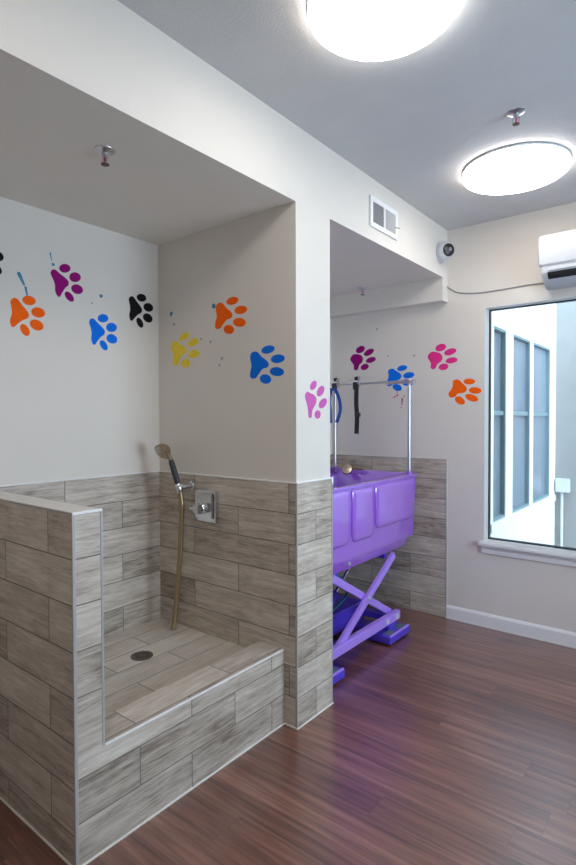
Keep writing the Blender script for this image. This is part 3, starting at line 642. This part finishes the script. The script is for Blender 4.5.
# ------------------------------------------------------------------ wall fittings
vt = thing('air_vent', (0, .874, 2.75), 'white double louvre air vent on the wall under the ceiling', 'air vent')
y0, y1, z0, z1 = .704, 1.045, 2.662, 2.840
q = BM(); f = .028
for bb in ((0, .012, y0, y0 + f, z0, z1), (0, .012, y1 - f, y1, z0, z1), (0, .012, y0 + f, y1 - f, z0, z0 + f), (0, .012, y0 + f, y1 - f, z1 - f, z1), (0, .012, .866, .884, z0 + f, z1 - f)): bx(q, *bb)
put('vent_frame', q, M_white, vt)
for ya, yb, tw in ((y0 + f, .866, 1), (.884, y1 - f, -1)):
    q = BM(); n = 9
    bx(q, .0006, .002, ya, yb, z0 + f, z1 - f)
    for k in range(n):
        y = ya + (k + .5) * (yb - ya) / n; prism(q, [(.002, y - .006 * tw, z0 + f), (.003, y - .004 * tw, z0 + f), (.011, y - .001 * tw, z0 + f), (.010, y - .003 * tw, z0 + f)], (0, 0, z1 - z0 - 2 * f))
    put('louvre_bank', q, M_vent if tw == 1 else M_white, vt)
q = BM(); tube(q, [(.010, y1 - .03, 2.735), (.020, y1 + .012, 2.737)], .004, 8); put('damper_lever', q, M_vent, vt, smooth=True)

sc = thing('security_camera', (0, 1.74, 2.755), 'white ball security camera with a black lens beside the far corner', 'security camera')
q = BM(); lathe(q, [(.076, 0), (.076, .012), (.066, .026), (.05, .034)], (0, 1.742, 2.752), axis=(1, 0, 0), n=36); put('mount_base', q, M_acw, sc, smooth=True)
q = BM(); lathe(q, [(.045, .0), (.062, .015), (.068, .04), (.062, .062), (.045, .078)], (.02, 1.735, 2.752), axis=(.82, -.55, -.1), n=36); put('camera_ball', q, M_acw, sc, smooth=True)
q = BM(); lathe(q, [(.046, .076), (.044, .086), (.03, .094), (.001, .097)], (.02, 1.735, 2.752), axis=(.82, -.55, -.1), n=32); ln = put('lens_cover', q, M_black, sc, smooth=True, label='black glossy lens')
q = BM(); lathe(q, [(.013, .094), (.013, .1), (.001, .102)], (.02, 1.735, 2.754), axis=(.82, -.55, -.1), n=20); put('lens', q, M_chrome, ln, smooth=True)

ac = thing('air_conditioner', (1.15, D, 2.4), 'white wall-mounted split air conditioner above the window', 'air conditioner')
AX0, AX1 = .695, 1.66
prof = [(D, 2.395), (D - .05, 2.388), (D - .12, 2.408), (D - .178, 2.452), (D - .192, 2.485), (D - .192, 2.70), (D - .175, 2.715), (D, 2.72)]
q = BM(); prism(q, [(AX0 + .012, y, z) for y, z in prof], (AX1 - AX0 - .024, 0, 0)); bevel(q, .004, 2); body = put('unit_body', q, M_acg, ac, smooth=True)
q = BM(); prism(q, [(AX0, y, z) for y, z in [(D - .19, 2.512), (D - .205, 2.518), (D - .212, 2.56), (D - .212, 2.66), (D - .203, 2.708), (D - .16, 2.724), (D, 2.726), (D, 2.512)]], (AX1 - AX0, 0, 0)); bevel(q, .005, 2); put('front_panel', q, M_acw, ac, smooth=True)
q = BM(); prism(q, [(AX0 + .05, y, z) for y, z in [(D - .189, 2.470), (D - .181, 2.452), (D - .160, 2.436), (D - .163, 2.432), (D - .185, 2.449), (D - .195, 2.470)]], (AX1 - AX0 - .1, 0, 0)); put('air_outlet', q, M_black, ac, label='dark air outlet slot')
q = BM(); prism(q, [(AX0 + .055, y, z) for y, z in [(D - .196, 2.500), (D - .199, 2.496), (D - .199, 2.482), (D - .190, 2.480)]], (AX1 - AX0 - .11, 0, 0)); put('swing_flap', q, M_acw, ac)
q = BM(); cp = spline([(.0, D - .008, 2.53), (.03, D - .005, 2.505), (.10, D - .005, 2.468), (.25, D - .005, 2.446), (.39, D - .005, 2.447), (.50, D - .005, 2.450), (.59, D - .005, 2.452), (.71, D - .005, 2.448)], 6)
tube(q, cp, .0042, 8); tag(put('wall_cable', q, M_cable, smooth=True), 'thin grey cable drooping along the far wall to the air conditioner', 'cable')

# ------------------------------------------------------------------ light
def area(name, loc, rot, sx, sy, col, e):
    l = bpy.data.lights.new(name, 'AREA'); l.shape = 'RECTANGLE'; l.size = sx; l.size_y = sy; l.color = col; l.energy = e
    o = bpy.data.objects.new(name, l); COL.objects.link(o); o.location = loc; o.rotation_euler = rot; return o
for ya, yb in RW: area('window_daylight', (RX + .35, (ya + yb) / 2, 1.6), (0, PI / 2, 0), 1.5, yb - ya, (.64, .79, 1.0), 62)
w = bpy.data.worlds.new('sky'); SC.world = w; w.use_nodes = True; t = w.node_tree
bg = t.nodes['Background']; bg.inputs[0].default_value = (.74, .87, 1.0, 1); bg.inputs[1].default_value = 7.5

# ------------------------------------------------------------------ camera
cam = bpy.data.cameras.new('camera'); co = bpy.data.objects.new('camera', cam); COL.objects.link(co); SC.camera = co
f_px, yaw, pitch, roll = 538.81, .67067, .02185, -.00292
fx = Vector((-math.sin(yaw), math.cos(yaw), 0)); rx = Vector((math.cos(yaw), math.sin(yaw), 0)); up = Vector((0, 0, 1))
Fv = fx * math.cos(pitch) - up * math.sin(pitch); U = up * math.cos(pitch) + fx * math.sin(pitch)
R = rx * math.cos(roll) + U * math.sin(roll); U2 = U * math.cos(roll) - rx * math.sin(roll)
co.matrix_world = Matrix(((R.x, U2.x, -Fv.x, 1.6087), (R.y, U2.y, -Fv.y, -2.0873), (R.z, U2.z, -Fv.z, 1.526), (0, 0, 0, 1)))
cam.sensor_fit = 'HORIZONTAL'; cam.sensor_width = 36; cam.lens = 36 * f_px / 576
cam.shift_x = -.67 / 576; cam.shift_y = -1.2 / 576; cam.clip_start = .02

vs = SC.view_settings; vs.view_transform = 'Standard'; vs.look = 'None'; vs.gamma = 1; vs.use_curve_mapping = False; vs.exposure = -0.02
SC.cycles.use_denoising = True
SC.cycles.max_bounces = 10; SC.cycles.diffuse_bounces = 6; SC.cycles.transparent_max_bounces = 12
